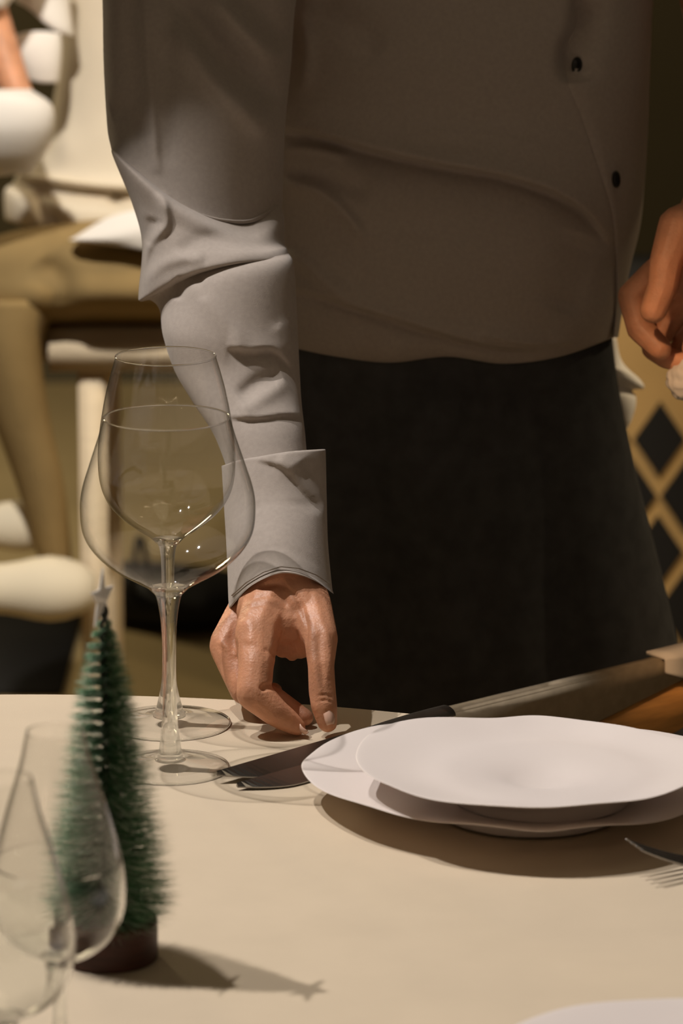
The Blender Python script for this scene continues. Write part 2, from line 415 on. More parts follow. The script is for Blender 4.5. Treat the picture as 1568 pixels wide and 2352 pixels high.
# ------------------------------------------------------------------ plates
def outline(pts, zrim, n=160):
    """rim points -> centre and radius per direction, in metres on the table"""
    q = spline(np.array(pts+pts[:3], float), 10)[10:-20]
    w_ = np.array([Tb(x, y, TZ+zrim)[:2] for x, y in q]); c = (w_.min(0)+w_.max(0))/2
    a = np.arctan2(w_[:, 1]-c[1], w_[:, 0]-c[0]); r = np.hypot(*(w_-c).T); o_ = np.argsort(a); a, r = a[o_], r[o_]
    th = np.arange(n)/n*2*pi-pi
    rr = np.interp(th, np.r_[a-2*pi, a, a+2*pi], np.r_[r, r, r])
    for _ in range(3): rr = (np.roll(rr, 1)+2*rr+np.roll(rr, -1))/4
    return c, th, rr
def plate(label_, pts, z0, zrim, wave, fh):
    c, th, rr = outline(pts, zrim); n = len(th); bm = bmesh.new(); h = zrim-z0; foot = .072
    prof = [(0, .0058), (.34, .0060), (.52, .0066), (.62, .0082), (.74, .28), (.88, .66), (.96, .90), (.985, .965), (1.0, .99), (1.004, .965), (.995, .90),
            (.94, .76), (.84, .50), (.72, .16), (.64, .0034), (.60, .0026), (.585, .0002), (.555, .0002), (.545, .0026), (0, .0026)]
    rings = []
    for k_, (u, z) in enumerate(prof):
        if u == 0: rings.append([bm.verts.new((0, 0, z))]); continue
        ring = []
        for i in range(n):
            k = max(0, (u-.62)/.38); base = min(rr.mean()*.92, .100)
            rad = base*u*(1-k)+rr[i]*u*k if k < 1 else rr[i]*u
            zz = (z+fh if z > .001 else z) if (k_ < 4 or k_ > 13) else fh+.0034+(h-fh-.0034)*z
            if k > 0: zz += wave*(.0016*sin(3*th[i]+1)+.0012*sin(5*th[i]+2.2)+.0007*sin(9*th[i]))*k
            ring.append(bm.verts.new((rad*cos(th[i]), rad*sin(th[i]), zz)))
        rings.append(ring)
    for a, b in zip(rings, rings[1:]):
        for i in range(n):
            j = (i+1) % n
            if len(a) == 1: bm.faces.new((a[0], b[i], b[j]))
            elif len(b) == 1: bm.faces.new((a[i], b[0], a[j]))
            else: bm.faces.new((a[i], b[i], b[j], a[j]))
    o = obj('plate', bm, M_porc); o.location = (c[0], c[1], TZ+z0)
    sb = o.modifiers.new('soft', 'SUBSURF'); sb.levels = 1; sb.render_levels = 1
    return tag(o, label_, 'plate')
plate('large irregular white plate lying under a smaller plate', [(690, 1752), (718, 1790), (800, 1838), (900, 1868), (1000, 1886), (1100, 1897), (1240, 1912), (1330, 1904), (1420, 1891), (1568, 1860), (1680, 1822), (1740, 1775), (1700, 1728), (1590, 1692), (1400, 1668), (1200, 1660), (1000, 1664), (900, 1672), (825, 1684), (765, 1700), (735, 1714), (712, 1732)], .0005, .0245, 1, .0095)
plate('smaller wavy-rimmed white plate stacked on top of the large plate', [(818, 1738), (835, 1764), (868, 1792), (960, 1828), (1100, 1849), (1250, 1855), (1400, 1843), (1500, 1822), (1568, 1802), (1650, 1766), (1664, 1732), (1568, 1696), (1400, 1661), (1300, 1646), (1220, 1640), (1150, 1645), (1050, 1649), (960, 1656), (890, 1668), (846, 1687), (824, 1712)], .0164, .042, .6, .011)
plate('white plate mostly out of frame at the lower right corner', [(1170, 2360), (1250, 2330), (1330, 2311), (1450, 2298), (1568, 2290), (1760, 2286), (2000, 2300), (2250, 2340), (2390, 2420), (2330, 2540), (2100, 2650), (1760, 2690), (1420, 2640), (1200, 2530), (1130, 2430)], .0005, .020, .3, .004)

# ------------------------------------------------------------------ cutlery
def knife(label_, tip, end, z, width, roll=0):
    tip, end = Vector(tip), Vector(end); L = (end-tip).length; ang = math.atan2(end.y-tip.y, end.x-tip.x)
    t = thing('table_knife', label_, 'knife', (tip.x, tip.y, z), ang, None); t.rotation_euler = (R(roll), 0, ang)
    bm = bmesh.new(); Lb = L*.56; top, bot = [], []
    for k in range(19):
        u = (k/18)**1.5; x = u*Lb
        e = -width+width*max(0, 1-u/.34)**1.8*1.0
        top.append((x, .001, .0040)); bot.append((x, min(e, -.0004), .0016))
    vt = [bm.verts.new(p) for p in top]; vb = [bm.verts.new(p) for p in bot]
    vt2 = [bm.verts.new((x, y, z_-.0026)) for x, y, z_ in top]; vb2 = [bm.verts.new((x, y, z_-.0008)) for x, y, z_ in bot]
    for k in range(18):
        bm.faces.new((vt[k], vt[k+1], vb[k+1], vb[k])); bm.faces.new((vt2[k], vb2[k], vb2[k+1], vt2[k+1]))
        bm.faces.new((vt[k], vt2[k], vt2[k+1], vt[k+1])); bm.faces.new((vb[k], vb[k+1], vb2[k+1], vb2[k]))
    bm.faces.new((vt[0], vb[0], vb2[0], vt2[0])); bm.faces.new((vt[-1], vt2[-1], vb2[-1], vb[-1]))
    obj('blade', bm, M_steel, t, smooth=False)
    bm = bmesh.new(); box(bm, (Lb+.004, -width*.5, .0040), (.012, width*.72, .0050), bev=.0016); obj('bolster', bm, M_handle, t)
    bm = bmesh.new(); xs = np.linspace(Lb+.008, L, 10)
    tube(bm, [(x, -width*.5, .0050) for x in xs], [.0066+.0018*sin((x-Lb)/(L-Lb)*2.6) for x in xs], 14, sq=.6); obj('handle', bm, M_handle, t)
    return t
a, b = Tb(498, 1800), Tb(1000, 1653)
knife('table knife held under the fingertips, farther from the camera', a, b, TZ+.0045, .0215, 9)
a2, b2 = Tb(545, 1816), Tb(1020, 1684)
knife('table knife lying just in front of the held one, partly under the plate rim', a2, b2, TZ+.0012, .0200, 3)
def fork(label_, pos, ang):
    t = thing('dinner_fork', label_, 'fork', pos, ang)
    bm = bmesh.new()
    zc = lambda x: .0022+.020*max(0, (x)/.062)**1.6 if x > 0 else .0022+.010*min(1, (-x)/.06)*max(0, 1-(-x-.06)/.08)
    for k in range(4):
        y = (k-1.5)*.0068
        xs = np.linspace(.014, .062, 12)
        tube(bm, [(x, y*(1+.04*(x/.06)), zc(x)) for x in xs], [.0017*(1-.45*(x/.062)**3) for x in xs], 8, sq=.8)
    obj('tines', bm, M_steel, t)
    bm = bmesh.new(); rows = []
    for x, wd in [(.017, .0120), (.010, .0122), (.0, .0118), (-.008, .0090), (-.016, .0048), (-.026, .0034)]:
        rows.append([bm.verts.new((x, sy*wd, zc(x)+dz-.0012*(1-abs(sy)))) for dz, sy in ((.001, -1), (.0012, -.5), (.0012, 0), (.0012, .5), (.001, 1), (-.0008, 1), (-.001, .5), (-.001, 0), (-.001, -.5), (-.0008, -1))])
    for r0, r1 in zip(rows, rows[1:]):
        for k in range(10): bm.faces.new((r0[k], r0[(k+1) % 10], r1[(k+1) % 10], r1[k]))
    bm.faces.new(rows[0]); bm.faces.new(rows[-1]); obj('fork_head', bm, M_steel, t)
    bm = bmesh.new(); xs = np.linspace(-.022, -.14, 16)
    tube(bm, [(x, 0, zc(x)) for x in xs], [.0034+.0042*((-x-.022)/.118)**1.5 for x in xs], 12, sq=.45); obj('handle', bm, M_steel, t)
    return t
tipg = Tb(1452, 2022); axd = Vector((-.93, -.36, 0)).normalized()
root = tipg-axd*.062
fork('steel fork lying with raised tines beside the stacked plates', (root.x, root.y, TZ+.0003), math.atan2(axd.y, axd.x))

# ------------------------------------------------------------------ waiter
wt = thing('person', 'waiter in taupe shirt and black apron setting a knife on the table', 'person', (.10, 3.10, 0))
# --- body: one skin mesh (hands, forearms, hidden trunk)
bm = bmesh.new()
def cap(a, b):
    (x1, y1, d1, r1), (x2, y2, d2, r2) = a, b
    hull(bm, P(x1, y1, d1), P(x2, y2, d2), r1*pxs(d1), r2*pxs(d2))
def chain(*js):
    for a, b in zip(js, js[1:]): cap(a, b)
# right hand: thumb, index, web, middle, ring, little
chain((752, 1660, 2.533, 24), (744, 1620, 2.536, 32), (740, 1590, 2.54, 33), (737, 1530, 2.547, 32), (737, 1468, 2.562, 41), (712, 1398, 2.590, 53), (682, 1330, 2.622, 60))
chain((682, 1670, 2.535, 21), (660, 1655, 2.535, 29), (632, 1636, 2.534, 34), (583, 1592, 2.537, 43), (588, 1530, 2.548, 43), (592, 1452, 2.572, 56), (640, 1350, 2.612, 72))
chain((612, 1432, 2.585, 58), (690, 1430, 2.585, 48)); chain((628, 1460, 2.585, 44), (672, 1490, 2.585, 30), (705, 1470, 2.58, 38))
chain((654, 1468, 2.59, 46), (660, 1400, 2.60, 60))
chain((700, 1648, 2.557, 21), (632, 1604, 2.570, 27), (562, 1585, 2.578, 36), (525, 1482, 2.605, 47), (612, 1350, 2.637, 62))
chain((628, 1588, 2.606, 22), (590, 1602, 2.602, 28), (560, 1568, 2.607, 34), (538, 1484, 2.632, 42), (625, 1345, 2.655, 56))
chain((600, 1572, 2.632, 20), (575, 1575, 2.632, 24), (568, 1540, 2.638, 28), (560, 1474, 2.655, 36), (640, 1345, 2.665, 48))
chain((655, 1318, 2.608, 60), (605, 1402, 2.598, 66)); chain((655, 1318, 2.608, 60), (692, 1395, 2.590, 56)); chain((678, 1322, 2.620, 46), (710, 1398, 2.592, 52))
chain((655, 1335, 2.635, 76), (645, 1250, 2.660, 66)); chain((680, 1335, 2.63, 58), (665, 1240, 2.665, 54))
chain((645, 1250, 2.660, 60), (595, 1000, 2.720, 44), (500, 640, 2.81, 60), (470, 300, 2.90, 80), (520, -150, 3.02, 110), (800, -250, 3.10, 160), (1040, -100, 3.12, 200), (1060, 700, 3.12, 220), (1060, 900, 3.12, 220))
chain((1040, -100, 3.12, 200), (1040, -420, 3.10, 170)); chain((1040, -420, 3.10, 150), (1040, -560, 3.08, 120))
# left arm and hand holding a napkin
chain((1300, -250, 3.10, 160), (1640, -200, 3.10, 120), (1700, 150, 3.06, 105), (1665, 430, 2.95, 78), (1625, 520, 2.92, 80))
chain((1040, -100, 3.12, 200), (1300, -250, 3.10, 160))
chain((1625, 520, 2.92, 80), (1585, 570, 2.905, 78), (1580, 640, 2.905, 62))
chain((1555, 520, 2.885, 46), (1530, 600, 2.872, 40), (1522, 655, 2.868, 36), (1500, 712, 2.866, 32))     # index finger
chain((1590, 520, 2.90, 60), (1555, 520, 2.885, 46))
chain((1560, 600, 2.90, 50), (1500, 630, 2.915, 34), (1450, 680, 2.915, 33), (1470, 755, 2.905, 32), (1515, 800, 2.895, 28))   # middle finger
chain((1590, 640, 2.90, 50), (1545, 720, 2.925, 30), (1500, 800, 2.92, 28), (1530, 822, 2.91, 26), (1580, 832, 2.90, 24))   # ring
chain((1610, 640, 2.90, 50), (1590, 740, 2.93, 26), (1560, 800, 2.93, 24), (1590, 850, 2.92, 20))
chain((1640, 560, 2.88, 50), (1625, 660, 2.85, 38), (1610, 740, 2.85, 32), (1590, 800, 2.86, 26))     # thumb, just out of frame
me = remeshed(bm, .0013, 5)
# skin creases and tendons pressed into the hand
co = np.empty(len(me.vertices)*3); me.vertices.foreach_get('co', co); co = co.reshape(-1, 3)
nr = np.empty(len(me.vertices)*3); me.vertices.foreach_get('normal', nr); nr = nr.reshape(-1, 3)
dz = co[:, 2]-CAMZ; dep = co[:, 1]*cos(PITCH)-dz*sin(PITCH); upc = co[:, 1]*sin(PITCH)+dz*cos(PITCH)
hx = 784+FPX*co[:, 0]/dep; hy = 1176-FPX*upc/dep
hf = [('v', [(590, 1350), (640, 1342), (685, 1375), (702, 1430), (706, 1480)], .0016, 5, 7),
      ('v', [(612, 1585), (600, 1578), (635, 1570)], .0014, 4, 4), ('v', [(598, 1586), (622, 1580), (640, 1588)], .0012, 4, 4),
      ('v', [(606, 1488), (624, 1500), (634, 1515)], .0009, 6, 6), ('v', [(640, 1470), (650, 1500), (660, 1520)], .0013, 5, 5), ('v', [(672, 1480), (682, 1510), (688, 1530)], .0013, 5, 5),
      ('r', [(720, 1420), (715, 1490), (728, 1560), (740, 1610)], .0010, 8, 8), ('r', [(748, 1430), (755, 1500), (757, 1560)], .0008, 8, 8),
      ('v', [(735, 1440), (734, 1500), (745, 1570)], .0007, 6, 6),
      ('v', [(725, 1600), (745, 1596), (765, 1602)], .0007, 3, 3), ('v', [(725, 1612), (745, 1608), (765, 1613)], .0006, 3, 3),
      ('r', [(500, 1470), (525, 1490), (545, 1510)], .0012, 7, 7), ('v', [(540, 1420), (532, 1470), (536, 1560)], .0007, 7, 7),
      ('r', [(560, 1420), (575, 1450), (570, 1480)], .0012, 16, 16),
      ('v', [(560, 1380), (620, 1368), (665, 1390)], .0005, 5, 5), ('v', [(560, 1398), (610, 1388), (655, 1405)], .0004, 5, 5)]
sel = (nr[:, 1] < .25) & (hy > 1330) & (hy < 1720) & (hx < 800)
rel = creases(hx, hy, hf)*np.clip(-nr[:, 1]*2+.5, 0, 1)
co[sel] += nr[sel]*rel[sel][:, None]
me.vertices.foreach_set('co', co.reshape(-1)); me.update()
obj('body', me, M_skin, wt, world=True)
def nail(c, axis, normal, l, w_):
    axis = Vector(axis).normalized(); normal = Vector(normal).normalized(); side = axis.cross(normal).normalized(); normal = side.cross(axis).normalized()
    bm = bmesh.new(); G = []
    for i in range(7):
        u = i/6*2-1; row = []
        for j in range(7):
            v = j/6*2-1
            ww = w_*(1-.35*max(0, abs(u))**3)
            row.append(bm.verts.new(Vector(c)+axis*(u*l)+side*(v*ww)+normal*(.0012-.0028*v*v-.0010*u*u)))
        G.append(row)
    for i in range(6):
        for j in range(6): bm.faces.new((G[i][j], G[i+1][j], G[i+1][j+1], G[i][j+1]))
    o = obj('fingernail', bm, M_nail, wt, world=True)
    s = o.modifiers.new('t', 'SOLIDIFY'); s.thickness = .0008
nail(P(759, 1645, 2.5268), P(762, 1668, 2.53)-P(752, 1622, 2.536), (.55, -.8, .25), .0056, .0043)
nail(P(692, 1678, 2.5305), P(700, 1690, 2.53)-P(672, 1663, 2.535), (-.1, -.5, -.85), .004, .0035)

# --- shirt trunk
tf = [('f', [(600, 300), (700, 305), (850, 345), (1000, 378), (1150, 405), (1260, 440), (1345, 490), (1400, 560)], .020, 60, 30),
      ('r', [(640, 340), (720, 342), (800, 360)], .004, 10, 12), ('r', [(640, 418), (730, 440), (800, 500), (840, 560)], .007, 14, 22),
      ('v', [(640, 385), (740, 402), (850, 450)], .005, 22, 22),
      ('r', [(660, 575), (720, 625), (800, 690)], .007, 20, 16), ('f', [(660, 662), (760, 690), (900, 735), (1050, 780), (1150, 800), (1250, 808)], .013, 34, 16),
      ('f', [(1100, 775), (1220, 795), (1320, 790)], .005, 20, 12),
      ('v', [(1330, -20), (1325, 60), (1300, 120), (1305, 190)], .020, 46, 16), ('v', [(720, 0), (800, 60), (880, 110)], .005, 40, 40),
      ('r', [(690, 30), (705, 120), (690, 220)], .006, 20, 20), ('v', [(660, 40), (672, 120), (655, 240)], .012, 16, 14),
      ('v', [(1350, 540), (1320, 640), (1290, 720)], .006, 40, 60)]
trows = [(520, 1560, -330, 3.13, .10), (560, 1520, -150, 3.12, .115), (585, 1500, 0, 3.115, .122), (600, 1493, 150, 3.11, .125), (610, 1488, 300, 3.11, .126), (615, 1480, 420, 3.105, .128), (620, 1470, 520, 3.105, .130),
         (625, 1446, 620, 3.105, .132), (630, 1430, 710, 3.105, .130), (632, 1422, [760, 785, 795, 780, 790, 785, 745], 3.108, .127), (634, 1418, [790, 817, 832, 818, 834, 818, 772], 3.11, .118), (640, 1410, [782, 808, 822, 810, 824, 808, 764], 3.11, .104)]
def trunk_front(px, py):
    """plan distance of the shirt front at a place (for placket and buttons)"""
    ys = [r[2] if not hasattr(r[2], '__len__') else r[2][3] for r in trows]
    L = np.interp(py, ys, [r[0] for r in trows]); Rr = np.interp(py, ys, [r[1] for r in trows])
    dc = np.interp(py, ys, [r[3] for r in trows]); t = np.interp(py, ys, [r[4] for r in trows])
    x = np.clip((px-L)/(Rr-L)*2-1, -1, 1); fr = np.sqrt(1-x*x)
    rel = creases(np.atleast_1d(np.float64(px)), np.atleast_1d(np.float64(py)), tf)
    return float(dc-fr**.62*t-rel[0]*min(1, max(0, fr*3)))
shirt = loft('shirt', trows, M_shirt, wt, N=300, m=20, folds=tf, expo=.62)
bm = bmesh.new(); edge = spline(np.array([(1338, -60), (1330, 40), (1302, 110), (1304, 190), (1335, 270), (1365, 360), (1400, 470), (1412, 560), (1414, 680), (1408, 775)], float), 8)
G = []
for (ex, ey) in edge:
    row = []
    right = np.interp(ey, [-60, 150, 420, 620, 780], [1484, 1476, 1462, 1440, 1416])
    for k in range(9):
        xx = ex+(right-ex)*(k/8)**1.0
        row.append(bm.verts.new(P(xx, ey, trunk_front(xx, ey)-(.0055 if k > 0 else .0005))))
    row.append(bm.verts.new(P(right+3, ey, trunk_front(right+3, ey)+.004)))
    G.append(row)
for r0, r1 in zip(G, G[1:]):
    for k in range(len(r0)-1): bm.faces.new((r0[k], r1[k], r1[k+1], r0[k+1]))
pk = obj('placket', bm, M_shirt, wt, world=True)
for (bx, by) in ((1326, 150), (1412, 412)):
    bm = bmesh.new(); lathe(bm, [(0, .0012), (.0032, .0012), (.0040, .0022), (.0052, .0024), (.0058, .0014), (.0054, 0), (0, 0)], 24)
    c = P(bx, by, trunk_front(bx, by)-.0056)
    nx = (trunk_front(bx+12, by)-trunk_front(bx-12, by))/(24*pxs(3.0))
    nv = Vector((nx*1.1, -1, .15)).normalized()
    bmesh.ops.scale(bm, vec=(.78, 1.12, 1), verts=bm.verts)
    bmesh.ops.transform(bm, matrix=Matrix.Translation(c) @ nv.to_track_quat('Z', 'Y').to_matrix().to_4x4(), verts=bm.verts)
    for q in range(4): pass
    o = obj('button', bm, M_button, pk)
    o.matrix_parent_inverse = pk.matrix_parent_inverse.inverted() if False else Matrix()
# --- right sleeve with its deep elbow folds
sf = [('r', [(332, -40), (338, 120), (350, 270), (362, 400)], .0045, 12, 16), ('v', [(300, -20), (305, 120), (318, 260)], .004, 26, 24), ('v', [(392, 0), (386, 180), (384, 380)], .0035, 22, 34),
      ('r', [(400, 60), (480, 170), (560, 250), (640, 320)], .010, 34, 30), ('v', [(380, -40), (480, 90), (580, 190), (650, 240)], .013, 34, 32), ('r', [(480, -20), (560, 70), (650, 150)], .009, 26, 24), ('v', [(540, -30), (610, 40), (660, 110)], .011, 28, 28),
      ('v', [(256, 262), (285, 258), (330, 330)], .005, 30, 26),
      ('r', [(372, 440), (382, 490), (380, 520), (345, 560), (325, 620)], .005, 9, 18), ('v', [(352, 500), (345, 530), (330, 560)], .004, 18, 16),
      ('r', [(325, 655), (370, 610), (430, 592), (470, 596)], .003, 16, 16), ('v', [(420, 590), (440, 562), (500, 540), (590, 525)], .0022, 20, 26),
      ('r', [(430, 640), (500, 720), (560, 800)], .0015, 24, 24), ('f', [(520, 800), (570, 806), (630, 806), (670, 846)], .0045, 30, 18), ('v', [(548, 915), (590, 880), (645, 858)], .004, 18, 24), ('r', [(548, 945), (600, 915), (660, 872)], .003, 16, 20),
      ('f', [(520, 960), (590, 962), (650, 955), (700, 958)], .0035, 24, 16), ('r', [(640, 740), (655, 770), (668, 800)], .0025, 20, 20),
      ('v', [(400, 640), (412, 655), (408, 690)], .003, 10, 12), ('v', [(450, 626), (462, 650), (470, 690)], .002, 10, 14)]
srows = [(225, 740, -330, 3.06, .055), (228, 715, -160, 2.99, .064), (235, 680, 0, 2.945, .068), (238, 668, 150, 2.915, .069), (246, 655, 290, 2.885, .069),
         (254, 648, [335, 385, 430, 465, 490, 492, 462], 2.862, .068), (258, 644, [350, 402, 452, 486, 503, 503, 470], 2.852, .060), (262, 640, [345, 396, 444, 478, 494, 494, 462], 2.852, .046),
         (258, 652, [356, 410, 462, 500, 530, 540, 500], 2.842, .066), (304, 654, [470, 500, 530, 550, 560, 565, 555], 2.828, .063),
         (326, 660, [560, 580, 590, 588, 582, 580, 572], 2.815, .064), (318, 664, [672, 648, 626, 612, 602, 596, 588], 2.806, .060), (322, 666, [692, 664, 636, 618, 607, 600, 590], 2.803, .051),
         (346, 664, [690, 658, 630, 612, 601, 594, 584], 2.798, .045), (366, 676, [712, 690, 664, 646, 636, 628, 620], 2.786, .0475),
         (374, 684, 770, 2.766, .0455), (400, 688, 850, 2.752, .040), (440, 692, 920, 2.735, .038), (486, 700, 990, 2.715, .036), (512, 706, 1050, 2.70, .034), (536, 722, 1130, 2.68, .030)]
loft('right_sleeve', srows, M_shirt, wt, N=220, m=14, folds=sf, expo=.92)
cf_ = [('f', [(590, 1058), (650, 1076), (700, 1130), (745, 1165)], .0026, 30, 18), ('v', [(540, 1178), (620, 1155), (700, 1160), (742, 1175)], .0010, 4, 4), ('r', [(640, 1045), (700, 1090)], .002, 20, 20), ('v', [(690, 1060), (722, 1110), (742, 1170)], .004, 22, 40), ('v', [(545, 1300), (640, 1258), (740, 1300)], .0008, 5, 5)]
crows = [(514, 738, [1078, 1064, 1056, 1050, 1044, 1040, 1038], 2.704, .034), (509, 746, [1070, 1057, 1050, 1043, 1037, 1034, 1032], 2.698, .0395), (510, 748, [1090, 1078, 1070, 1064, 1058, 1052, 1050], 2.693, .0405), (514, 750, [1160, 1152, 1146, 1142, 1140, 1140, 1142], 2.676, .039), (520, 753, [1260, 1240, 1228, 1222, 1224, 1232, 1246], 2.648, .037),
         (524, 762, [1368, 1336, 1314, 1302, 1306, 1320, 1344], 2.624, .0372), (525, 765, [1388, 1350, 1326, 1313, 1317, 1332, 1360], 2.620, .0374), (526, 766, [1396, 1354, 1330, 1317, 1321, 1336, 1364], 2.619, .0366), (530, 762, [1390, 1346, 1322, 1309, 1313, 1328, 1356], 2.621, .0352), (534, 748, [1330, 1300, 1280, 1272, 1274, 1282, 1306], 2.660, .028)]
cuff = loft('cuff', crows, M_shirt, wt, N=160, m=10, folds=cf_, expo=.92)
# stitched hem line round the cuff
bm = bmesh.new(); pts = []
for u in np.linspace(.03, .97, 60):
    ex, ey = 525+240*u, float(np.interp(u, np.linspace(0, 1, 7), [1374, 1338, 1314, 1301, 1305, 1320, 1346]))
    x = u*2-1; pts.append(P(ex, ey, 2.622-.0373*(1-x*x)**.4-.0004))
tube(bm, spline(np.array(pts), 2), .0005, 6); o = obj('cuff_stitching', bm, M_thread, cuff); o.matrix_parent_inverse = Matrix()
# --- left sleeve, just beyond the frame
loft('left_sleeve', [(1560, 1900, -330, 3.12, .06), (1590, 1850, 0, 3.10, .065), (1600, 1800, 200, 3.04, .06), (1596, 1745, 380, 2.97, .045), (1590, 1735, 450, 2.95, .04)], M_shirt, wt, N=64, m=8, folds=[], expo=.8)
# --- apron, trousers, shoes
af = [('v', [(820, 850), (840, 1200), (860, 1700)], .012, 60, 60), ('r', [(1000, 850), (1010, 1200), (1030, 1700)], .012, 70, 70), ('v', [(1220, 850), (1260, 1200), (1300, 1700)], .012, 60, 60)]
loft('apron', [(618, 1404, 740, 3.11, .105), (618, 1408, 800, 3.11, .108), (618, 1422, 900, 3.11, .112), (618, 1450, 1040, 3.11, .116), (618, 1490, 1200, 3.11, .120), (618, 1532, 1370, 3.11, .122), (618, 1580, 1600, 3.11, .124), (618, 1620, 1900, 3.11, .126), (618, 1630, 2300, 3.11, .128)], M_black, wt, N=160, m=8, folds=af, expo=.7, thick=.002)
for sx in (-1, 1):
    bm = bmesh.new(); hx0 = .115+sx*.058
    tube(bm, [(hx0, 3.11, .86), (hx0, 3.10, .6), (hx0+sx*.01, 3.11, .42), (hx0+sx*.015, 3.13, .2), (hx0+sx*.015, 3.12, .04)], [.052, .055, .054, .052, .050], 20)
    obj('trouser_leg', bm, M_black, wt, world=True)
    bm = bmesh.new(); ys = np.linspace(3.19, 2.93, 12)
    tube(bm, [(hx0+sx*.018, y, .035) for y in ys], [.03, .038, .042, .043, .042, .041, .042, .044, .045, .043, .036, .018], 16, sq=.8)
    obj('shoe', bm, M_black, wt, world=True)
# crumpled napkin in the left hand
def crumple(name, lab, cat, c, r, mat_, seed, sq=(1, 1, 1)):
    bm = bmesh.new(); bmesh.ops.create_icosphere(bm, subdivisions=4, radius=1)
    rnd = random.Random(seed); ds = [(Vector((rnd.gauss(0, 1), rnd.gauss(0, 1), rnd.gauss(0, 1))).normalized(), rnd.uniform(3, 9), rnd.random()*6) for _ in range(14)]
    for v in bm.verts:
        k = sum(abs(sin(v.co.dot(d)*f+p)) for d, f, p in ds)/14
        v.co = v.co*(.62+.6*k); v.co = Vector((v.co.x*sq[0], v.co.y*sq[1], v.co.z*sq[2]))*r
    o = obj(name, bm, mat_); o.location = c; return tag(o, lab, cat)
crumple('crumpled_napkin', 'crumpled white paper napkin hanging from the waiter\'s lower hand', 'napkin', P(1592, 872, 2.90), .020, M_napkin, 4, (1, .8, .9))

# ------------------------------------------------------------------ chair pushed to the table
ch = thing('wooden_chair', 'orange wooden chair with taupe padded back between table and waiter', 'chair', (.036, 2.70, 0))
A0, U = Vector((.036, 2.70, -.008)), Vector((.76, .65, 0)).normalized(); Nn = Vector((U.y, -U.x, 0))    # Nn faces the table
def slab(bm, quad, th):
    """quad of (s, z) along the back line, extruded away from the table"""
    f = [bm.verts.new(A0+U*s+Vector((0, 0, z))+Nn*.012) for s, z in quad]; b = [bm.verts.new(A0+U*s+Vector((0, 0, z))-Nn*(th-.012)) for s, z in quad]
    bm.faces.new(f); bm.faces.new(b[::-1])
    for i in range(len(quad)): bm.faces.new((f[i], b[i], b[(i+1) % len(quad)], f[(i+1) % len(quad)]))
    bmesh.ops.recalc_face_normals(bm, faces=bm.faces)
    bmesh.ops.bevel(bm, geom=list(bm.edges), offset=.0022, segments=2, affect='EDGES')
bm = bmesh.new(); slab(bm, [(0, .655), (0, .722), (.44, .722), (.44, .716), (.296, .703), (.203, .686), (.10, .668)], .0135); obj('padded_back', bm, M_taupe, ch, world=True)
bm = bmesh.new(); slab(bm, [(-.01, .60), (-.01, .654), (.10, .667), (.203, .685), (.296, .702), (.45, .715), (.45, .68), (.296, .665), (.17, .636)], .018); obj('back_rail', bm, M_oak, ch, world=True)
for s, zt in ((-.012, .62), (.43, .69)):
    bm = bmesh.new(); q = A0+U*s; tube(bm, [q+Vector((0, 0, z)) for z in (0, .3, .45, zt)], [.014, .017, .018, .016], 12); obj('leg', bm, M_oak, ch, world=True)
for s in (.02, .40):
    bm = bmesh.new(); q = A0+U*s+Nn*.36; tube(bm, [q+Vector((0, 0, z)) for z in (0, .2, .42)], [.013, .016, .019], 12); obj('leg', bm, M_oak, ch, world=True)
rot = Matrix.Rotation(math.atan2(U.y, U.x), 4, 'Z')
bm = bmesh.new(); box(bm, A0+U*.21+Nn*.18+Vector((0, 0, .44)), (.44, .40, .045), rot, .015); obj('seat', bm, M_taupe, ch, world=True)
bm = bmesh.new(); q0 = A0+U*.262
G = []
for i in range(9):
    v = i/8; row = []
    for j in range(13):
        u = j/12; s = .262+.17*u
        ln = .013+.012*min(1, u*4)+.002*sin(u*9)
        if v < .2: off, z = .0165-.022*(1-v/.2), .7252
        else: off, z = .0165+.002*sin(u*14), .7252-(v-.2)/.8*ln
        row.append(bm.verts.new(A0+U*s+Nn*off+Vector((0, 0, z))))
    G.append(row)
for r0, r1 in zip(G, G[1:]):
    for k in range(12): bm.faces.new((r0[k], r1[k], r1[k+1], r0[k+1]))
o = obj('folded_napkin', bm, M_napkin); s = o.modifiers.new('t', 'SOLIDIFY'); s.thickness = .003
tag(o, 'white folded cloth napkin draped over the taupe chair back', 'napkin')

# ------------------------------------------------------------------ background right: bar front with black diamonds
bp = thing('bar_counter', 'tan wooden bar counter with rows of black diamonds behind the waiter', 'bar', (.65, 5.05, 0))
bm = bmesh.new(); box(bm, (.65, 5.05, .31), (1.1, .08, .62)); obj('panel', bm, M_tan, bp, smooth=False, world=True)
bm = bmesh.new(); box(bm, (.65, 5.05, .635), (1.14, .14, .03), bev=.006); label(obj('ledge', bm, M_dia, bp, world=True), 'dark ledge along the top')
c0 = P(1516, 1012, 5.0); cw, chh = 64*pxs(5.0), 130*pxs(5.0)/cos(R(12))
dm = None
for i in range(-3, 9):
    for k in range(0, 5):
        x, z = c0.x+i*cw, c0.z-k*chh
        if (i+k) % 2 or z < .06 or not (.14 < x < 1.16): continue
        if dm is None:
            bm = bmesh.new(); f = [bm.verts.new((sx*cw*.90, -.006, sz*chh*.65)) for sx, sz in ((0, 1), (-1, 0), (0, -1), (1, 0))]
            b_ = [bm.verts.new((v.co.x*1.04, .004, v.co.z*1.04)) for v in f]
            bm.faces.new(f)
            for q in range(4): bm.faces.new((f[q], b_[q], b_[(q+1) % 4], f[(q+1) % 4]))
            o = obj('diamond_tile', bm, M_dia, bp, smooth=False); dm = o.data
        else: o = link(bpy.data.objects.new('diamond_tile', dm), bp)
        o.location = (x-.65, -.042, z)
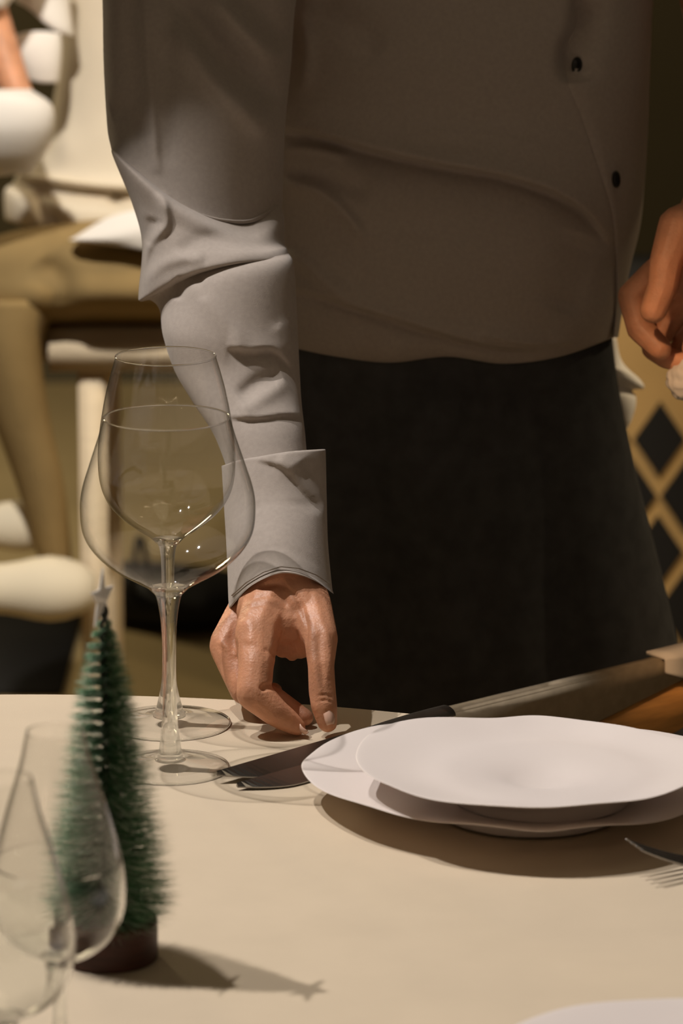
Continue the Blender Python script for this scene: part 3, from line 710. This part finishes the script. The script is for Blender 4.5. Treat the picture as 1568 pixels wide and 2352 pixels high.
loft('hip_towel', [(1370, 1414, 770, 3.30, .012), (1376, 1428, 830, 3.31, .014), (1380, 1470, [850, 852, 872], 3.31, .016), (1384, 1478, [870, 874, 892], 3.31, .016), (1386, 1452, [890, 892, 896], 3.31, .010), (1388, 1460, [900, 905, 912], 3.31, .016), (1392, 1459, 935, 3.31, .017), (1398, 1450, 965, 3.31, .014), (1404, 1440, 985, 3.31, .008)], M_white, wt, N=48, m=6, expo=.8, capends=True)
# ------------------------------------------------------------------ background left: seated guest on a pale stool
D2 = 4.6
gp = thing('person', 'blurred guest in cream shirt and khaki trousers sitting on the pale stool', 'person', (P(250, 700, D2).x, D2, 0))
bm = bmesh.new()
chain((560, -420, 4.67, 95), (430, -200, 4.66, 130), (400, 200, 4.66, 130), (360, 560, 4.64, 100))
chain((420, -200, 4.62, 120), (60, -260, 4.55, 70), (-60, -60, 4.45, 52), (40, 215, 4.40, 36), (70, 290, 4.39, 34), (95, 330, 4.385, 22))
chain((420, -420, 4.64, 90), (430, -560, 4.62, 110)); chain((430, -560, 4.62, 150), (430, -680, 4.62, 130))
me = remeshed(bm, .004, 4); obj('body', me, M_skin, gp, world=True)
loft('shirt', [(150, 760, -330, 4.66, .12), (150, 700, -100, 4.65, .125), (142, 680, 80, 4.65, .125), (124, 670, 220, 4.65, .125), (100, 660, 320, 4.65, .13), (62, 650, 400, 4.65, .135), (40, 640, [400, 415, 428, 432, 430, 425, 415], 4.64, .14), (30, 630, [420, 432, 440, 446, 444, 436, 424], 4.645, .11), (10, 620, [440, 470, 480, 480, 470, 460, 450], 4.63, .145), (12, 600, [500, 530, 540, 520, 490, 480, 470], 4.63, .14), (20, 590, [505, 535, 542, 522, 495, 482, 470], 4.64, .11)],
     M_cream, gp, N=120, m=8, folds=[('v', [(80, 440), (110, 490), (140, 520)], .02, 16, 16), ('v', [(255, 455), (280, 462)], .02, 20, 14), ('r', [(150, 380), (130, 250), (145, 100)], .006, 30, 30)], expo=.6)
loft('rolled_sleeve', [(-190, 60, -260, 4.47, .045), (-160, 100, -120, 4.45, .05), (-120, 20, [-60, -40, -20, 0, 12, 14, 10], 4.43, .045), (-110, 10, [-70, -50, -30, -10, 0, 4, 0], 4.43, .035)], M_white, gp, N=48, m=6, expo=.8)
loft('white_undershirt', [(60, 160, -60, 4.52, .03), (36, 160, 0, 4.52, .03), (60, 170, [10, 40, 60, 74, 80], 4.52, .03), (60, 170, [0, 30, 50, 64, 70], 4.53, .02)], M_white, gp, N=40, m=5, expo=.8)
loft('trousers', [(200, 640, [490, 480, 480], 4.66, .10), (-40, 640, [555, 535, 545, 560, 575], 4.56, .17), (-120, 640, [640, 640, 640, 640, 650], 4.54, .19), (-120, 640, [730, 715, 700, 700, 715, 725], 4.54, .18), (-90, 620, [756, 748, 740, 740, 748, 752], 4.56, .12)], M_khaki, gp, N=96, m=8, folds=[('v', [(90, 600), (130, 640), (140, 720)], .02, 30, 30)], expo=.7, capends=True)
loft('trouser_leg', [(-90, 130, 690, 4.42, .055), (-60, 98, 800, 4.42, .05), (-20, 112, 950, 4.44, .05), (40, 148, 1120, 4.46, .046), (86, 164, 1280, 4.48, .04), (112, 168, 1370, 4.49, .036)], M_khaki, gp, N=48, m=6, expo=.8, capends=True)
def shoe(name, px, py, d, L, parent):
    bm = bmesh.new(); c = P(px, py, d); xs = np.linspace(.5, -.5, 12)*L
    tube(bm, [c+Vector((x, 0, 0)) for x in xs], [L*k for k in (.10, .16, .19, .20, .19, .17, .155, .15, .15, .14, .11, .05)], 18, sq=1.0)
    return obj(name, bm, M_shoe, parent, world=True)
shoe('shoe', 30, 1352, 4.40, .19, gp); shoe('shoe', -20, 1208, 4.52, .155, gp)
# big white draped sleeve / cushion shape on the guest's near side
cu = bmesh.new()
loft('sleeve_cuff', [(-80, 70, 205, 4.34, .02), (-110, 118, [240, 225, 225, 240], 4.33, .035), (-130, 125, 290, 4.33, .04), (-130, 105, 350, 4.34, .035), (-130, 70, [420, 400, 400], 4.35, .02)], M_white, gp, N=40, m=6, expo=.8, capends=True)
loft('collar_flap', [(20, 140, [86, 74, 72, 76], 4.5, .015), (22, 142, 110, 4.5, .02), (40, 140, 150, 4.5, .02), (55, 135, [180, 190, 190], 4.5, .015)], M_white, gp, N=40, m=6, expo=.8, capends=True)
loft('shirt_tail', [(170, 400, [545, 500, 480, 470], 4.36, .02), (160, 400, [552, 545, 530, 520], 4.35, .025), (200, 400, [555, 562, 575, 580], 4.35, .02)], M_white, gp, N=40, m=5, expo=.8, capends=True)
st_ = thing('bar_stool', 'pale wooden stool with a thick seat, partly behind the waiter\'s arm', 'stool', (P(360, 810, 4.55).x, 4.6, 0))
q0, q1 = P(86, 764, 4.42), P(86, 858, 4.42); zt, zb = q0.z, q1.z; x0 = q0.x; x1 = x0+.36
bm = bmesh.new(); box(bm, ((x0+x1)/2, 4.60, (zt+zb)/2), (x1-x0, .36, zt-zb), bev=.012); obj('seat', bm, M_stool, st_, world=True)
lx = P(212, 900, 4.46).x
for x, y in ((lx, 4.46), (x1-.05, 4.46), (lx, 4.74), (x1-.05, 4.74)):
    bm = bmesh.new(); box(bm, (x, y, zb/2), (.031, .034, zb), bev=.004); obj('leg', bm, M_stool, st_, world=True)
# black things on the floor
def bag(lab, px0, py0, px1, py1, d, th, seed):
    a, b = P(px0, py0, d), P(px1, py1, d)
    t = thing('black_bag', lab, 'bag', ((a.x+b.x)/2, d, 0))
    return t, a, b
t, a, b = bag('black bag lying on the floor behind the wine glasses', 240, 1340, 620, 1440, 5.6, .1, 1)
bm = bmesh.new(); n = 24; rows_ = []
for k in range(n+1):
    u = k/n; x = a.x+(b.x-a.x)*u; z0, z1 = 0.0, max(.03, (P(240+380*u, 1305+45*u, 5.6).z))
    hw = .10*min(1, .25+u*2, .25+(1-u)*2)
    ring = [bm.verts.new((x, 5.66+hw*cos(q), z1/2*(1+sin(q)*.98))) for q in np.linspace(0, 2*pi, 17)[:-1]]
    rows_.append(ring)
for r0, r1 in zip(rows_, rows_[1:]):
    for k in range(16): bm.faces.new((r0[k], r0[(k+1) % 16], r1[(k+1) % 16], r1[k]))
bm.faces.new(rows_[0]); bm.faces.new(rows_[-1])
obj('bag_body', bm, M_blackbag, t, world=True)
bm = bmesh.new(); tube(bm, [(a.x+.04+.03*u, 5.6-.05*sin(u*3.1), .06+.10*sin(u*3.1)) for u in np.linspace(0, 1, 14)], .005, 8); obj('bag_strap', bm, M_blackbag, t, world=True)
bm = bmesh.new(); a = Tb(-250, 1600, 0); b = Tb(186, 1432, 0)
box(bm, ((a.x+b.x)/2, (a.y+b.y)/2+.05, .006), (b.x-a.x, abs(b.y-a.y)+.1, .012), bev=.003)
o = obj('floor_mat', bm, M_blackbag); tag(o, 'black floor mat at the left, behind the table edge', 'mat')

for o in bpy.data.objects:
    if o.name.split('.')[0] in ('tablecloth', 'plate'): o.cycles.is_caustics_receiver = True
# ------------------------------------------------------------------ string of small bulbs across the room behind the camera (seen as sparkles in the glass)
M_bulb = bpy.data.materials.new('warm_bulb'); M_bulb.use_nodes = True; b_ = M_bulb.node_tree.nodes['Principled BSDF']
b_.inputs['Emission Color'].default_value = (1, .72, .45, 1); b_.inputs['Emission Strength'].default_value = 75
bme = None
for lab, y0, z0, ph in (('upper string of small warm bulbs hung across the room opposite the waiter', .3, 2.35, 0), ('lower string of small warm bulbs hung along the wall opposite the waiter', -.6, 1.95, 1.1)):
    sl = thing('string_lights', lab, 'lights', (0, y0, z0))
    cab = [(x, .25*sin(x*1.3+ph), -.16*abs(sin(x*1.9+ph))) for x in np.linspace(-2.0, 2.0, 81)]
    bm = bmesh.new(); tube(bm, cab, .003, 6); obj('cable', bm, M_black, sl)
    for k in range(2, 80, 3):
        if bme is None:
            bm = bmesh.new(); bmesh.ops.create_icosphere(bm, subdivisions=2, radius=.009); o = obj('bulb', bm, M_bulb, sl); bme = o.data
        else: o = link(bpy.data.objects.new('bulb', bme), sl)
        o.location = (cab[k][0], cab[k][1], cab[k][2]-.014)
